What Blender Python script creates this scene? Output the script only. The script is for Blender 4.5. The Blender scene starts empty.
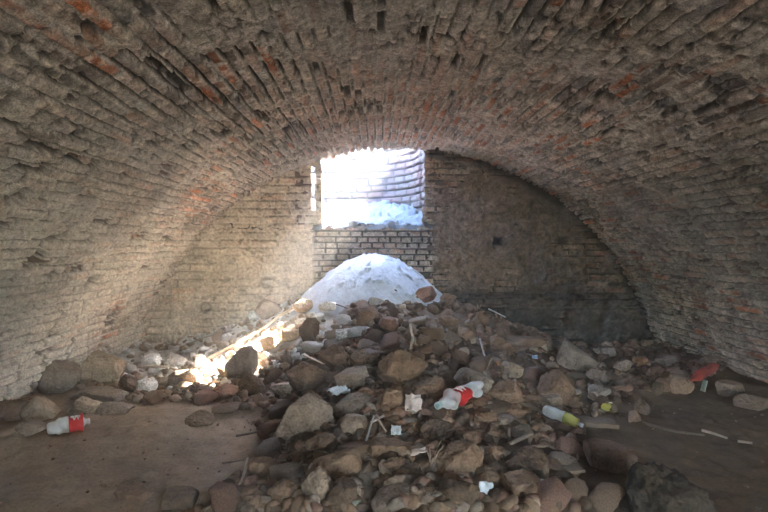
import bpy, math, random
import numpy as np
from mathutils import Vector, Matrix, Euler

random.seed(7); RNG = np.random.default_rng(11)
C = bpy.context.scene.collection
F = 520.0
CAMZ = 1.35
YW = 6.5                      # back wall plane
VX, VZ, VR = 0.34, -0.875, 3.39   # vault axis and radius

# ------------------------------------------------------------------ noise
_T = [RNG.random((256, 256)) for _ in range(24)]
def vn(x, y, s=0):
    T = _T[s % 24]
    xi = np.floor(x).astype(np.int64); yi = np.floor(y).astype(np.int64)
    fx = x - xi; fy = y - yi
    fx = fx*fx*(3-2*fx); fy = fy*fy*(3-2*fy)
    a = T[xi & 255, yi & 255]; b = T[(xi+1) & 255, yi & 255]
    c = T[xi & 255, (yi+1) & 255]; d = T[(xi+1) & 255, (yi+1) & 255]
    return (a*(1-fx)+b*fx)*(1-fy)+(c*(1-fx)+d*fx)*fy
def fbm(x, y, s=0, o=4):
    v = 0; a = .5; t = 0
    for i in range(o):
        v = v + a*vn(x*2**i+17.3*i, y*2**i+5.1*i, s+i); t += a; a *= .55
    return v/t
def hs(k, j, s=0):
    return _T[s % 24][k.astype(np.int64) & 255, j.astype(np.int64) & 255]
def ss(a, b, x):
    t = np.clip((x-a)/(b-a), 0, 1); return t*t*(3-2*t)
_T3 = RNG.random((32, 32, 32))
def vn3(p):
    i = np.floor(p).astype(int); f = p-i; f = f*f*(3-2*f); v = 0
    for dx in (0, 1):
        for dy in (0, 1):
            for dz in (0, 1):
                w = (f[:, 0] if dx else 1-f[:, 0])*(f[:, 1] if dy else 1-f[:, 1])*(f[:, 2] if dz else 1-f[:, 2])
                v = v + w*_T3[(i[:, 0]+dx) & 31, (i[:, 1]+dy) & 31, (i[:, 2]+dz) & 31]
    return v

# ------------------------------------------------------------------ mesh helpers
def new_mesh(name, V, Fc, alb=None, smooth=True):
    me = bpy.data.meshes.new(name)
    V = np.asarray(V, np.float32); Fc = np.asarray(Fc, np.int32)
    n = Fc.shape[1]
    me.vertices.add(len(V)); me.vertices.foreach_set('co', V.ravel())
    me.loops.add(Fc.size); me.loops.foreach_set('vertex_index', Fc.ravel())
    me.polygons.add(len(Fc))
    me.polygons.foreach_set('loop_start', np.arange(0, Fc.size, n, dtype=np.int32))
    me.polygons.foreach_set('loop_total', np.full(len(Fc), n, np.int32))
    me.polygons.foreach_set('use_smooth', np.full(len(Fc), smooth))
    me.update(calc_edges=True)
    if alb is not None:
        a = me.attributes.new('alb', 'FLOAT_COLOR', 'POINT')
        col = np.ones((len(V), 4), np.float32); col[:, :3] = alb.reshape(-1, 3)
        a.data.foreach_set('color', col.ravel())
    me.validate()
    return me
def grid(name, P, alb=None, keep=None, flip=False):
    n, m = P.shape[:2]
    idx = np.arange(n*m).reshape(n, m)
    q = np.stack([idx[:-1, :-1], idx[1:, :-1], idx[1:, 1:], idx[:-1, 1:]], -1)
    if keep is not None: q = q[keep]
    q = q.reshape(-1, 4)
    if flip: q = q[:, ::-1]
    V = P.reshape(-1, 3); A = None if alb is None else alb.reshape(-1, 3)
    if keep is not None:
        u, inv = np.unique(q, return_inverse=True); q = inv.reshape(-1, 4); V = V[u]
        if A is not None: A = A[u]
    return new_mesh(name, V, q, A)
def link(name, me, mat=None, parent=None, kind=None, label=None, cat=None, group=None):
    o = bpy.data.objects.new(name, me); C.objects.link(o)
    if mat is not None and me is not None and not me.materials: me.materials.append(mat)
    if parent: o.parent = parent
    tag(o, label, cat, group, kind); return o
def tag(o, label=None, cat=None, group=None, kind=None):
    if label: o['label'] = label
    if cat: o['category'] = cat
    if group: o['group'] = group
    if kind: o['kind'] = kind

# ------------------------------------------------------------------ materials
def mat_new(name):
    m = bpy.data.materials.new(name); m.use_nodes = True
    nt = m.node_tree; b = nt.nodes['Principled BSDF']; return m, nt, b
def surf_mat(name, src, rough=.95, scale=(9, 60), bump=.5, var=.35, bdist=.01):
    """src: 'attr' (alb attribute), 'obj' (object colour) or an rgb"""
    m, nt, b = mat_new(name); N = nt.nodes; L = nt.links
    if src == 'attr':
        s = N.new('ShaderNodeAttribute'); s.attribute_name = 'alb'; cs = s.outputs['Color']
    elif src == 'obj':
        s = N.new('ShaderNodeObjectInfo'); cs = s.outputs['Color']
    else:
        s = N.new('ShaderNodeRGB'); s.outputs[0].default_value = (*src, 1); cs = s.outputs[0]
    tc = N.new('ShaderNodeNewGeometry') if src == 'attr' else N.new('ShaderNodeTexCoord')
    co = tc.outputs['Position'] if src == 'attr' else tc.outputs['Object']
    n1 = N.new('ShaderNodeTexNoise'); n1.inputs['Scale'].default_value = scale[0]; n1.inputs['Detail'].default_value = 6
    n2 = N.new('ShaderNodeTexNoise'); n2.inputs['Scale'].default_value = scale[1]; n2.inputs['Detail'].default_value = 5
    L.new(co, n1.inputs['Vector']); L.new(co, n2.inputs['Vector'])
    ad = N.new('ShaderNodeMath'); ad.operation = 'ADD'
    L.new(n1.outputs[0], ad.inputs[0]); L.new(n2.outputs[0], ad.inputs[1])
    mr = N.new('ShaderNodeMapRange'); mr.inputs['From Min'].default_value = .7; mr.inputs['From Max'].default_value = 1.3
    mr.inputs['To Min'].default_value = 1-var; mr.inputs['To Max'].default_value = 1+var
    L.new(ad.outputs[0], mr.inputs['Value'])
    mx = N.new('ShaderNodeVectorMath'); mx.operation = 'SCALE'
    L.new(cs, mx.inputs[0]); L.new(mr.outputs[0], mx.inputs['Scale'])
    L.new(mx.outputs[0], b.inputs['Base Color'])
    bp = N.new('ShaderNodeBump'); bp.inputs['Strength'].default_value = bump; bp.inputs['Distance'].default_value = bdist
    L.new(ad.outputs[0], bp.inputs['Height']); L.new(bp.outputs[0], b.inputs['Normal'])
    b.inputs['Roughness'].default_value = rough
    b.inputs['Specular IOR Level'].default_value = .2
    return m
M_brick = surf_mat('weathered_brick_and_mortar', 'attr', .95, (30, 120), .6, .45, .006)
M_shaft = surf_mat('limewashed_brick', 'attr', .9, (10, 70), .4, .12, .006)
M_dirt = surf_mat('packed_dirt', 'attr', .97, (8, 55), .5, .3, .008)
M_sand = surf_mat('pale_sand', 'attr', .95, (30, 160), .8, .12, .008)
M_stone = surf_mat('rubble_stone', 'obj', .92, (12, 60), .9, .42, .015)
M_gravel = surf_mat('small_rubble', 'attr', .95, (12, 60), .5, .3, .01)
M_wood = surf_mat('old_wood', 'obj', .85, (12, 80), .4, .3, .004)
def plain(name, rgb, rough=.5, metal=0, trans=0, alpha=1):
    m, nt, b = mat_new(name)
    nz = nt.nodes.new('ShaderNodeTexNoise'); nz.inputs['Scale'].default_value = 40
    mr = nt.nodes.new('ShaderNodeMapRange'); mr.inputs['To Min'].default_value = .75; mr.inputs['To Max'].default_value = 1.2
    nt.links.new(nz.outputs[0], mr.inputs['Value'])
    mx = nt.nodes.new('ShaderNodeVectorMath'); mx.operation = 'SCALE'; mx.inputs[0].default_value = rgb
    nt.links.new(mr.outputs[0], mx.inputs['Scale']); nt.links.new(mx.outputs[0], b.inputs['Base Color'])
    b.inputs['Roughness'].default_value = rough; b.inputs['Metallic'].default_value = metal
    b.inputs['Transmission Weight'].default_value = trans; b.inputs['Alpha'].default_value = alpha
    b.inputs['IOR'].default_value = 1.35
    return m
M_clear = plain('clear_plastic', (.75, .78, .78), .3, 0, .35, .75)
M_green = plain('greenish_plastic', (.5, .66, .6), .3, 0, .3, .8)
M_red = plain('red_label', (.62, .03, .03), .45)
M_white = plain('white_print', (.8, .78, .75), .5)
M_yellow = plain('yellow_label', (.42, .36, .06), .6)
M_redpl = plain('red_plastic', (.36, .05, .03), .5)
M_paper = plain('pale_paper', (.62, .5, .44), .8)
M_scrap = plain('white_plastic_scrap', (.62, .64, .66), .5)
M_metal = plain('dull_grey_metal', (.36, .35, .34), .45, .5)

# ------------------------------------------------------------------ brickwork
PAL = np.array([(.42, .31, .25), (.38, .32, .28), (.46, .27, .19), (.56, .21, .10), (.30, .28, .265), (.50, .37, .30)])
def brickwork(u, v, ct, bl, bt=.66, seed=0, gapamt=1., crust=.5, crustlow=.9, gthr=.26, rough=1., warp=1., miss=.02, missfn=None):
    """u across the courses, v along them (m). Returns relief (m, + = proud), albedo."""
    uw = u + warp*(.03*(fbm(u*.7, v*.5, seed)-.5) + .010*(fbm(u*5, v*5, seed+1, 2)-.5) + .007*(fbm(u*22, v*22, seed+2, 2)-.5))
    vw = v + warp*(.03*(fbm(u*16, v*16, seed+3, 3)-.5))
    k = np.floor(uw/ct); f = uw/ct-k
    lf = bl*(.85+.3*hs(k, k*0+3, seed+4))
    vv = vw/lf + hs(k, k*0+9, seed+5)*3+.5*(k % 2)
    j = np.floor(vv); g = vv-j
    r1 = hs(k, j, seed+6); r2 = hs(k*3+1, j*5+2, seed+7); r3 = hs(k+91, j*3+7, seed+8)
    b_t = bt + .16*(r1-.5) + .10*(fbm(u*30, v*30, seed+9, 2)-.5)
    e = .07
    m = ss(0, e, f)*(1-ss(b_t-e, b_t, f))
    ge = .03*.29/bl; gw = .15*.29/bl*(.4+.6*r3)
    m = m*ss(0, ge, g)*(1-ss(1-gw-ge, 1-gw, g))
    low = fbm(u*1.6, v*1.6, seed+10, 4)
    mid = fbm(u*9, v*9, seed+11, 4); fine = fbm(u*35, v*35, seed+12, 3)
    gap = ss(.74, .82, f)*(1-ss(.97, 1.0, f))*ss(gthr, gthr+.18, fbm(u*3+4, v*5, seed+13, 4))
    gap = np.maximum(gap, ss(1-gw*.5-ge, 1-gw*.5, g)*ss(.36, .5, fbm(u*6, v*6+7, seed+14, 3))*m.max()*ss(.05, .15, f)*(1-ss(.75, .9, f)))
    mortar = -.004 + rough*(.030*(mid-.5)+.018*(fine-.5))
    brick = .010 + .019*(r2-.5)*2*.7 + rough*(.006*(fine-.5)+.008*(mid-.5))
    h = m*brick+(1-m)*mortar
    ms = (r3 < miss)
    if missfn is not None: ms = ms | missfn(k, j, r2)
    ms = ms*m*ss(.35, .5, mid+.12)
    cr = ss(crustlow-.12*crust-.3*crust, crustlow-.12*crust, low+.25*(mid-.5)+.15*(fine-.5))*crust
    hc = .012 + rough*(.028*(mid-.5)+.024*(fine-.5))
    h = h*(1-cr)+hc*cr
    gap = gap*(1-.75*cr)*gapamt
    h = h - .036*gap
    h = h - .055*ms
    pit = ss(.66, .73, fbm(u*14+3, v*9, seed+15, 4))
    h = h - rough*.022*pit
    # colour
    pi = np.clip((r1*1.25*len(PAL)).astype(int), 0, 7); pi = np.where(pi > 5, 1, pi)
    bc = PAL[pi]*(.55+.45*r2[..., None]+.4*fine[..., None])
    mc = np.array((.62, .555, .48))*(.35+.7*mid[..., None]+.6*fine[..., None])
    dust = ss(.42, .66, .6*mid+.4*fine)*.75
    bm = (m*(1-cr)*(1-dust*.8))[..., None]
    col = bc*bm+mc*(1-bm)
    face = (.72+.56*hs(k*7+3, j*11+5, seed+2))[..., None]; col = col*(1-m[..., None]*(1-cr[..., None]*.6)*(1-face))
    dk = np.clip(gap*1.0+ms*.8+pit*.6, 0, .96)[..., None]  # gap dirt plus painted shadow in gaps, pits and lost bricks
    col = col*(1-dk)+np.array((.045, .036, .03))*dk
    return h, col, low, mid

# ------------------------------------------------------------------ vault
def build_vault():
    dm = .0125
    S = np.arange(-4.7, 4.7, .0064)
    Y = np.concatenate([np.arange(-3.5, 1.1, .05), np.arange(1.1, YW+.06, dm)])
    s, y = np.meshgrid(S, Y, indexing='ij')
    X0 = VX+VR*np.sin(s/VR)
    def mf(k, j, r2):
        return (y > 4.25) & (y < 4.68) & (X0 > -.38) & (X0 < .06) & (r2 > .2)
    lowleft = ss(-1.6, -3.2, s)
    crown = np.exp(-(s/1.9)**2)
    h, col, low, mid = brickwork(s, y, .082, .29, .64, 0, 1.25-.35*crown, .45+.22*crown, .66, .28+.16*crown, 1.05, .95, .05, mf)
    # mortar rich, whitish lower left haunch with its glow painted in, smeared crown
    gv = ss(.0, -.03, h)
    pale_glow = (ss(-.9, -2.6, s)*.75*ss(.3, .55, fbm(s*1.3, y*1.3, 17))*(1-.9*gv))[..., None]
    col = col*(1-pale_glow)+np.array((.68, .64, .57))*pale_glow
    dkr = (ss(2.2, 3.8, s)*.5)[..., None]; col = col*(1-dkr)+col*np.array((.50, .44, .38))*dkr  # right haunch browner, with its shade darkened into the colour
    # redder bricks along the crown near the opening
    red = (np.exp(-(s+.2)**2/.9)*ss(2.6, 4.3, y)*.6*(.4+.6*(hs(np.floor(s/.082), np.floor(y/.27), 9) > .45)))[..., None]*(h > .006)[..., None]
    col = col*(1-red)+np.array((.56, .27, .18))*red
    soot = (ss(.42, .66, fbm(s*.8+7, y*.6, 19))*.45)[..., None]
    col = col*(1-soot)+np.array((.13, .12, .105))*soot
    big = .05*(fbm(s*.9, y*.7, 5)-.5)
    # deep holes in the left haunch
    for (hx, hy, r) in ((-3.05, 3.6, .06), (-2.55, 2.9, .05), (-3.35, 4.6, .07), (-2.2, 3.6, .04), (2.6, 4.6, .035), (3.0, 3.4, .04)):
        d = np.exp(-(((s-hx)**2+(y-hy)**2)/(r*r))**2); h = h-.07*d
        col = col*(1-.6*d[..., None])
    rr = VR-h-big
    P = np.stack([VX+rr*np.sin(s/VR), y, VZ+rr*np.cos(s/VR)], -1)
    # ragged front edge against the back wall, then the thickness of the shell
    edge = .03+.06*(hs(np.floor(s/.0785), s*0, 3)-.5)+.03*(fbm(s*8, s*0, 4)-.5)
    wgt = ss(YW-.12, YW+.05, y)
    P[..., 1] += wgt*edge
    last = P[:, -1:, :].copy(); r2 = VR+.28
    last[..., 0] = VX+r2*np.sin(s[:, -1:]/VR); last[..., 2] = VZ+r2*np.cos(s[:, -1:]/VR)
    P = np.concatenate([P, last], 1); col = np.concatenate([col, col[:, -1:]], 1)
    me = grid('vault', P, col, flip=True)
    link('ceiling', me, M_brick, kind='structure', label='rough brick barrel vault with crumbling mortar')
build_vault()

# ------------------------------------------------------------------ back wall
OX0, OX1, OZ0 = -.66, .59, 1.56
def build_back():
    d = .009
    X = np.arange(-3.35, 4.1, d); Z = np.arange(-.15, 2.95, d)
    x, z = np.meshgrid(X, Z, indexing='ij')
    # zones
    hl, cl, lo, mi = brickwork(z, x, .098, .34, .78, 2, .6, .6, .60, .30, .9, 1.1, .0)
    hi, ci, _, mi2 = brickwork(z, x, .074, .15, .84, 6, 1.1, .0, 9, .0, .5, .6, .01)
    hr, cr, _, mi3 = brickwork(z, x, .078, .27, .76, 9, 1., .35, .62, .26, 1.1, 1.1, .03)
    base_l = np.array((.52, .46, .37)); base_i = np.array((.36, .31, .245))
    gl = ss(.0, -.012, hl)[..., None]; cl = (cl*.35+base_l*(.75+.5*mi[..., None])*.65)*(1-.2*gl)
    ci = ci*.35+base_i*(.8+.4*mi2[..., None])*.65
    gp = ss(-.003, -.014, hi)[..., None]; ci = ci*(1-.75*gp)
    cr = cr*np.array((.72, .66, .58))
    # rough render patch on the right
    edn = .25*(fbm(x*3, z*3, 12)-.5)
    patch = ss(.85, .97, x+edn*.5)*(1-ss(2.5, 2.8, x+edn*2))*ss(.62, .74, z+edn*.6)*(1-ss(2.12, 2.22, z+edn))
    patch = np.maximum(patch, ss(.66, .72, x)*(1-ss(1.5, 1.9, x+edn))*ss(.9, 1.0, z+edn)*(1-ss(2.0, 2.15, z+edn)))
    rg = fbm(x*5, z*5, 13, 5); rg2 = fbm(x*20, z*20, 14, 4)
    hp = .02+.13*(rg-.5)+.07*(rg2-.5)
    cp = np.array((.27, .215, .165))*(.55+.9*rg2[..., None])
    hole = ss(.62, .68, fbm(x*4+5, z*4, 15, 5)); patch = patch*(1-.85*hole)
    hR = hr*(1-patch)+hp*patch; cR = (cr*(1-patch[..., None])+cp*patch[..., None])*np.array((.80, .74, .68))*(1-.6*ss(.8, 2.5, x)[..., None])*(.8+.2*ss(.6, 1.2, z)[..., None])  # right part darkened in colour where little light reaches
    stones = ss(.62, .4, z)*ss(.8, 1.2, x)
    sh, sc, _, m4 = brickwork(z, x, .13, .3, .82, 15, 1., .2, .7, .2, 1.6, 2.5, .0)
    hR = hR*(1-stones)+sh*1.3*stones; cR = cR*(1-stones[..., None])+sc*np.array((.6, .55, .48))*stones[..., None]
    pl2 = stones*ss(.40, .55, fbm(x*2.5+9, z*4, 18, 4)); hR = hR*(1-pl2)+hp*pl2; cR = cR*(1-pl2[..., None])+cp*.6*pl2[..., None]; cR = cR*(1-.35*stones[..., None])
    # ledge course
    led = ss(.69, .71, z)*(1-ss(.765, .785, z))*ss(.9, 1.05, x)*(1-ss(2.3, 2.6, x+edn))
    hR = hR+.035*led*(hr > 0); 
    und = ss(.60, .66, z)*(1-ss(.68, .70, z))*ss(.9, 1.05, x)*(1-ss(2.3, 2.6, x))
    hR = hR-.04*und; cR = cR*(1-.4*und[..., None]); cR = cR*(1-.6*ss(.85, .6, z)*ss(.7, 1.1, x))[..., None]  # ledge underside and lower right wall: shade painted into the colour
    # mix zones left | infill | right
    en = .05*(fbm(z*7, x*7, 16)-.5)
    wi = ss(-.79, -.75, x+en*.6)*(1-ss(.66, .78, x+en*3))
    wi = wi*(1-ss(1.56, 1.6, z))
    wr = ss(.4, .42, x)*(1-wi)
    wl = 1-wi-wr
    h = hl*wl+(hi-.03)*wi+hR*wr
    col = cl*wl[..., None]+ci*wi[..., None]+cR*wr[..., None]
    # smooth plaster hump beside the infill, and smeared bits on the left
    hp2 = np.exp(-(((x+.98)/.26)**2+((z-1.0)/.5)**2)**2)
    h = h*(1-.7*hp2)+(.025+.02*(rg-.5))*hp2; col = col*(1-.6*hp2[..., None])+np.array((.34, .29, .225))*.6*hp2[..., None]
    # putlog holes and the small ring shaped hole at the left
    for (hx, hz, r, dp, dk) in ((1.55, 1.35, .062, .18, .97), (2.37, 1.36, .055, .12, .88), (2.98, .62, .05, .06, .5), (1.45, 1.30, .05, .05, .3)):
        dd = np.exp(-(np.maximum(abs(x-hx), abs(z-hz)*1.1)/r)**8); h = h-dp*dd; col = col*(1-dk*dd[..., None])
    rr = np.hypot(x+2.12, z-.52); ring = np.exp(-((rr-.055)/.02)**2); h = h-.035*ring; col = col*(1-.45*ring[..., None])
    # crack between wall and vault along the arc
    ra = np.hypot(x-VX, z-VZ)
    crk = ss(VR-.13-.05*rg, VR-.03, ra)*ss(.3, .9, x)
    h = h-.10*crk; col = col*(1-.5*crk[..., None])
    # irregular opening edge
    j = .05*(fbm(x*9, z*9, 17)-.5)
    inx = (x > OX0+j) & (x < OX1+.03*(z-1.5)+j*1.3) & (z > OZ0+j*.8)
    slit = (x > -.785+.3*j) & (x < -.74+.35*j) & (z > 1.74) & (z < 2.28)
    op = inx | slit
    tan = (np.exp(-(((x-.72)/.13)**2+((z-2.3)/.2)**2)**1.5)*.6*ss(.35,.6,rg2))[..., None]  # orange lit spot on the right jamb, painted as colour
    col = col*(1-tan)+np.array((.45, .27, .13))*tan
    # patchy white edging around the opening
    bl = np.exp(-np.maximum(0, np.maximum(OX0-x, np.maximum(x-OX1, OZ0-z)))/.05)*ss(.35, .6, rg2)*ss(1.45, 1.55, z)
    col = col*(1-.75*bl[..., None])+np.array((.6, .6, .6))*.75*bl[..., None]
    P = np.stack([x, YW-h, z], -1)
    keep = ~(op[:-1, :-1] | op[1:, 1:] | op[1:, :-1] | op[:-1, 1:])
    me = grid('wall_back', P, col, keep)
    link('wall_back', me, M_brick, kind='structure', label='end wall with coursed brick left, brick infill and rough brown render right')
build_back()

def build_rear():   # unseen wall behind the camera, doorway hole added for the fill lamp
    X = np.arange(-3.3, 4.0, .04); Z = np.arange(-.1, 2.7, .04)
    x, z = np.meshgrid(X, Z, indexing='ij')
    h, col, _, _ = brickwork(z, x, .12, .4, .8, 3)
    P = np.stack([x, -3.45+h, z], -1)
    op = (abs(x-1.9) < .6) & (z < 1.85)
    me = grid('wall_front', P, col, ~(op[:-1, :-1]), flip=True)
    link('wall_front', me, M_brick, kind='structure')
build_rear()

# ------------------------------------------------------------------ light well behind the opening
def build_well():
    cx, cy, R = -.55, 7.22, 1.18
    pts = [(.86, YW), (.665, YW+.03), (.665, 7.3)]
    a0 = math.asin((7.3-cy)/R)
    for a in np.linspace(a0, math.pi+.1, 60): pts.append((cx+R*math.cos(a), cy+R*math.sin(a)))
    pts += [(-1.70, 6.95), (-.82, 6.86), (-.81, YW+.03), (-1.0, YW)]
    pts = np.array(pts); seg = np.hypot(*np.diff(pts, axis=0).T); L = np.concatenate([[0], np.cumsum(seg)])
    T = np.arange(0, L[-1], .016); px = np.interp(T, L, pts[:, 0]); py = np.interp(T, L, pts[:, 1])
    tx = np.gradient(px); ty = np.gradient(py); n = np.hypot(tx, ty); nx, ny = -ty/n, tx/n   # towards the inside
    for a in (nx, ny): a[:] = np.convolve(np.pad(a, 3, 'edge'), np.ones(7)/7, 'valid')
    Z = np.arange(1.2, 2.98, .014)
    t, z = np.meshgrid(T, Z, indexing='ij')
    h, col, lo, mi = brickwork(z, t, .102, .25, .86, 12, 1.2, .05, .8, -.2, .35, .45, .0)
    h = h*1.1
    gp = ss(.0, -.010, h)[..., None]
    k = np.floor(z/.102); j = np.floor(t/.25)
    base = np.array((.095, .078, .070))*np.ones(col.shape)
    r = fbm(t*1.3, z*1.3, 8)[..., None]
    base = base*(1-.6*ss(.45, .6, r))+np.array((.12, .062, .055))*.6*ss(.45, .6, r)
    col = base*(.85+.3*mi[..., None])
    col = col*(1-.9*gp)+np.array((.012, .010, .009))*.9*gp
    P = np.stack([px[:, None]+nx[:, None]*h, py[:, None]+ny[:, None]*h, z], -1)
    root = link('window_1', None, kind='structure', label='ragged opening at the crown of the end wall with a curved brick light well')
    link('shaft_wall', grid('shaft', P, col), M_shaft, root)
    X = np.arange(-1.8, .75, .016); Y = np.arange(YW-.02, 8.5, .016)
    x, y = np.meshgrid(X, Y, indexing='ij')
    zz = 1.55+.37*ss(0, 1.7, y-YW)+.09*(fbm(x*4, y*4, 3)-.5)+.06*(fbm(x*15, y*15, 6)-.5)+.05*ss(.62, .68, fbm(x*7, y*7, 9))
    c = np.array((.13, .15, .17))*(.5+1.0*.6*fbm(x*12, y*12, 2)[..., None])
    zz = zz-.0*x
    w = ss(YW+.03, YW-.02, y); zz = zz-.05*w
    link('sloping_sill', grid('sill', np.stack([x, y, zz], -1), c), M_shaft, root)
    # ground outside around the well rim
    g = []
    return root
build_well()

# ------------------------------------------------------------------ ground
def pile(X, Y):
    """height of the debris ridge"""
    t = np.clip(Y, 0, 6.5)
    H = np.interp(t, [1.2, 2.0, 2.7, 3.5, 4.5, 5.3, 5.75, 6.5], [0, .04, .13, .30, .52, .67, .80, .88])
    cx = np.interp(t, [1.5, 3.0, 4.5, 6.0], [.25, .22, .20, .05])
    wl = np.interp(t, [1.5, 2.6, 3.6, 4.4, 5.2, 6.5], [.9, 1.0, 1.05, 1.25, 1.9, 2.8])
    wr = np.interp(t, [1.5, 2.6, 3.6, 4.4, 5.2, 6.5], [.9, 1.1, 1.4, 1.7, 2.1, 2.6])
    u = X-cx
    d = np.where(u < 0, -u/wl, u/wr)
    prof = np.clip(1-d, 0, 1)
    prof = prof*.55+.45*ss(0, 1, prof)
    return H*prof
def rubble(X, Y):
    """how much the ground is covered in rubble, 0..1"""
    n = fbm(X*1.6+3, Y*1.6+1, 7, 3)-.5
    t = np.clip(Y, 1.0, 6.5)
    wl = np.interp(t, [1.5, 2.6, 3.4, 4.1, 4.5, 5.0], [.8, .92, .98, 1.25, 2.6, 3.9])
    wr = np.interp(t, [1.5, 2.6, 3.4, 4.3, 4.9, 5.3, 6.5], [.7, .85, 1.25, 1.8, 3.2, 3.7, 3.7])
    u = X-.18
    d = np.where(u < 0, -u-wl, u-wr)
    return ss(.15, -.15, d+.45*n)
def ground(X, Y):
    X = np.asarray(X, float); Y = np.asarray(Y, float)
    r = rubble(X, Y)
    h = pile(X, Y)
    h = h+.08*(fbm(X*1.1, Y*1.1, 1, 3)-.5)+.03*(fbm(X*5, Y*5, 2, 4)-.5)*(.7+r)
    h = h+r*(.11*(fbm(X*4, Y*4, 4, 4)-.5)+.03)
    # dirt rises a little towards the foot of the vault and the near left
    h = h+.10*ss(-2.3, -3.3, X)*ss(3.4, 4.6, Y)+.06*ss(2.7, 3.6, X)
    h = h+.07*np.exp(-((X+1.35)/.5)**2-((Y-3.9)/.5)**2)
    return h
def build_ground():
    X = np.concatenate([np.arange(-3.4, -3.3, .05), np.arange(-3.3, 4.0, .02)])
    Y = np.concatenate([np.arange(-3.5, 1.0, .1), np.arange(1.0, YW+.04, .02)])
    x, y = np.meshgrid(X, Y, indexing='ij')
    h = ground(x, y)
    r = rubble(x, y)
    f = fbm(x*22, y*22, 8, 4); m = fbm(x*3, y*3, 9, 4); c9 = fbm(x*9, y*9, 10, 4)
    h = h+(.008+.012*r)*(f-.5)+.030*(c9-.5)+.008*ss(.6, .7, f)
    # shallow scuffs running across the dirt
    h = h-.008*ss(.5, .7, fbm(x*2+.5*y, y*4, 11, 3))*(1-r)
    dirt = np.array((.27, .195, .13))*(.65+.7*m[..., None])
    rub = np.array((.15, .10, .066))*(.6+.8*f[..., None])
    dirt = dirt*np.where(x[..., None] > 9, 1, 1-ss(.2, 1.6, x)[..., None]*np.array((.58, .66, .74)))  # earth darkened towards the right, painted shade
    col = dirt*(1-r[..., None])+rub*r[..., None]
    pale = (ss(-.1, -.8, x)*ss(4.7, 5.3, y)*.9)[..., None]
    col = col*(1-pale)+np.array((.50, .49, .47))*pale
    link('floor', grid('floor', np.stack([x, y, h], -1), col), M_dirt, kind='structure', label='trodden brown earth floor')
build_ground()

def sand_h(X, Y):
    d = np.hypot(X+.02, Y-6.32)
    return 1.19-1.38*(np.sqrt(d*d+.64)-.8)+.014*(fbm(X*6, Y*6, 5, 4)-.5)
def gz(X, Y):    # highest of the ground and the sand heap
    return np.maximum(ground(X, Y), sand_h(X, Y))
def build_sand():
    X = np.arange(-1.0, 1.0, .0125); Y = np.arange(5.2, YW+.03, .0125)
    x, y = np.meshgrid(X, Y, indexing='ij')
    h = sand_h(x, y)+.010*(fbm(x*25, y*25, 6, 3)-.5)+.02*ss(.66, .72, fbm(x*14, y*14, 7, 3))
    g = ground(x, y)-.08
    keep = (h > g)
    k = keep[:-1, :-1] | keep[1:, 1:]
    f = fbm(x*10, y*10, 8, 4)
    col = np.array((.47, .52, .58))*(.75+.5*f[..., None])  # blue of the skylight mixed into the sand colour
    link('sand_heap', grid('sand_heap', np.stack([x, y, np.maximum(h, g-.05)], -1), col, k), M_sand,
         kind='stuff', label='pale cone of fine sand and plaster dust heaped under the bright opening', cat='sand')
build_sand()

# ------------------------------------------------------------------ camera
cam = bpy.data.objects.new('camera', bpy.data.cameras.new('camera')); C.objects.link(cam)
cam.location = (0, 0, CAMZ)
cam.data.sensor_width = 36; cam.data.lens = 36*F/768; cam.data.clip_start = .02
cam.rotation_euler = (math.radians(90)-math.atan(15/F), 0, -math.atan(9/F))
bpy.context.scene.camera = cam
RC = np.array(cam.rotation_euler.to_matrix())
def ray(px, py):
    d = RC @ np.array([(px-384)/F, -(py-256)/F, -1.0]); return d
_ts = np.concatenate([np.arange(.8, 9, .01)])
def at(px, py):
    """point of the real ground seen at this spot of the view"""
    d = ray(px, py)
    X = d[0]*_ts; Y = d[1]*_ts; Z = CAMZ+d[2]*_ts
    ok = (Z < gz(X, Y)) | (Y > YW-.08)
    i = int(np.argmax(ok)) if ok.any() else len(_ts)-1
    return float(X[i]), float(min(Y[i], YW-.1)), float(min(Z[i], gz(X[i], Y[i])) if Y[i] < YW-.09 else gz(X[i], YW-.1))

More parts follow.
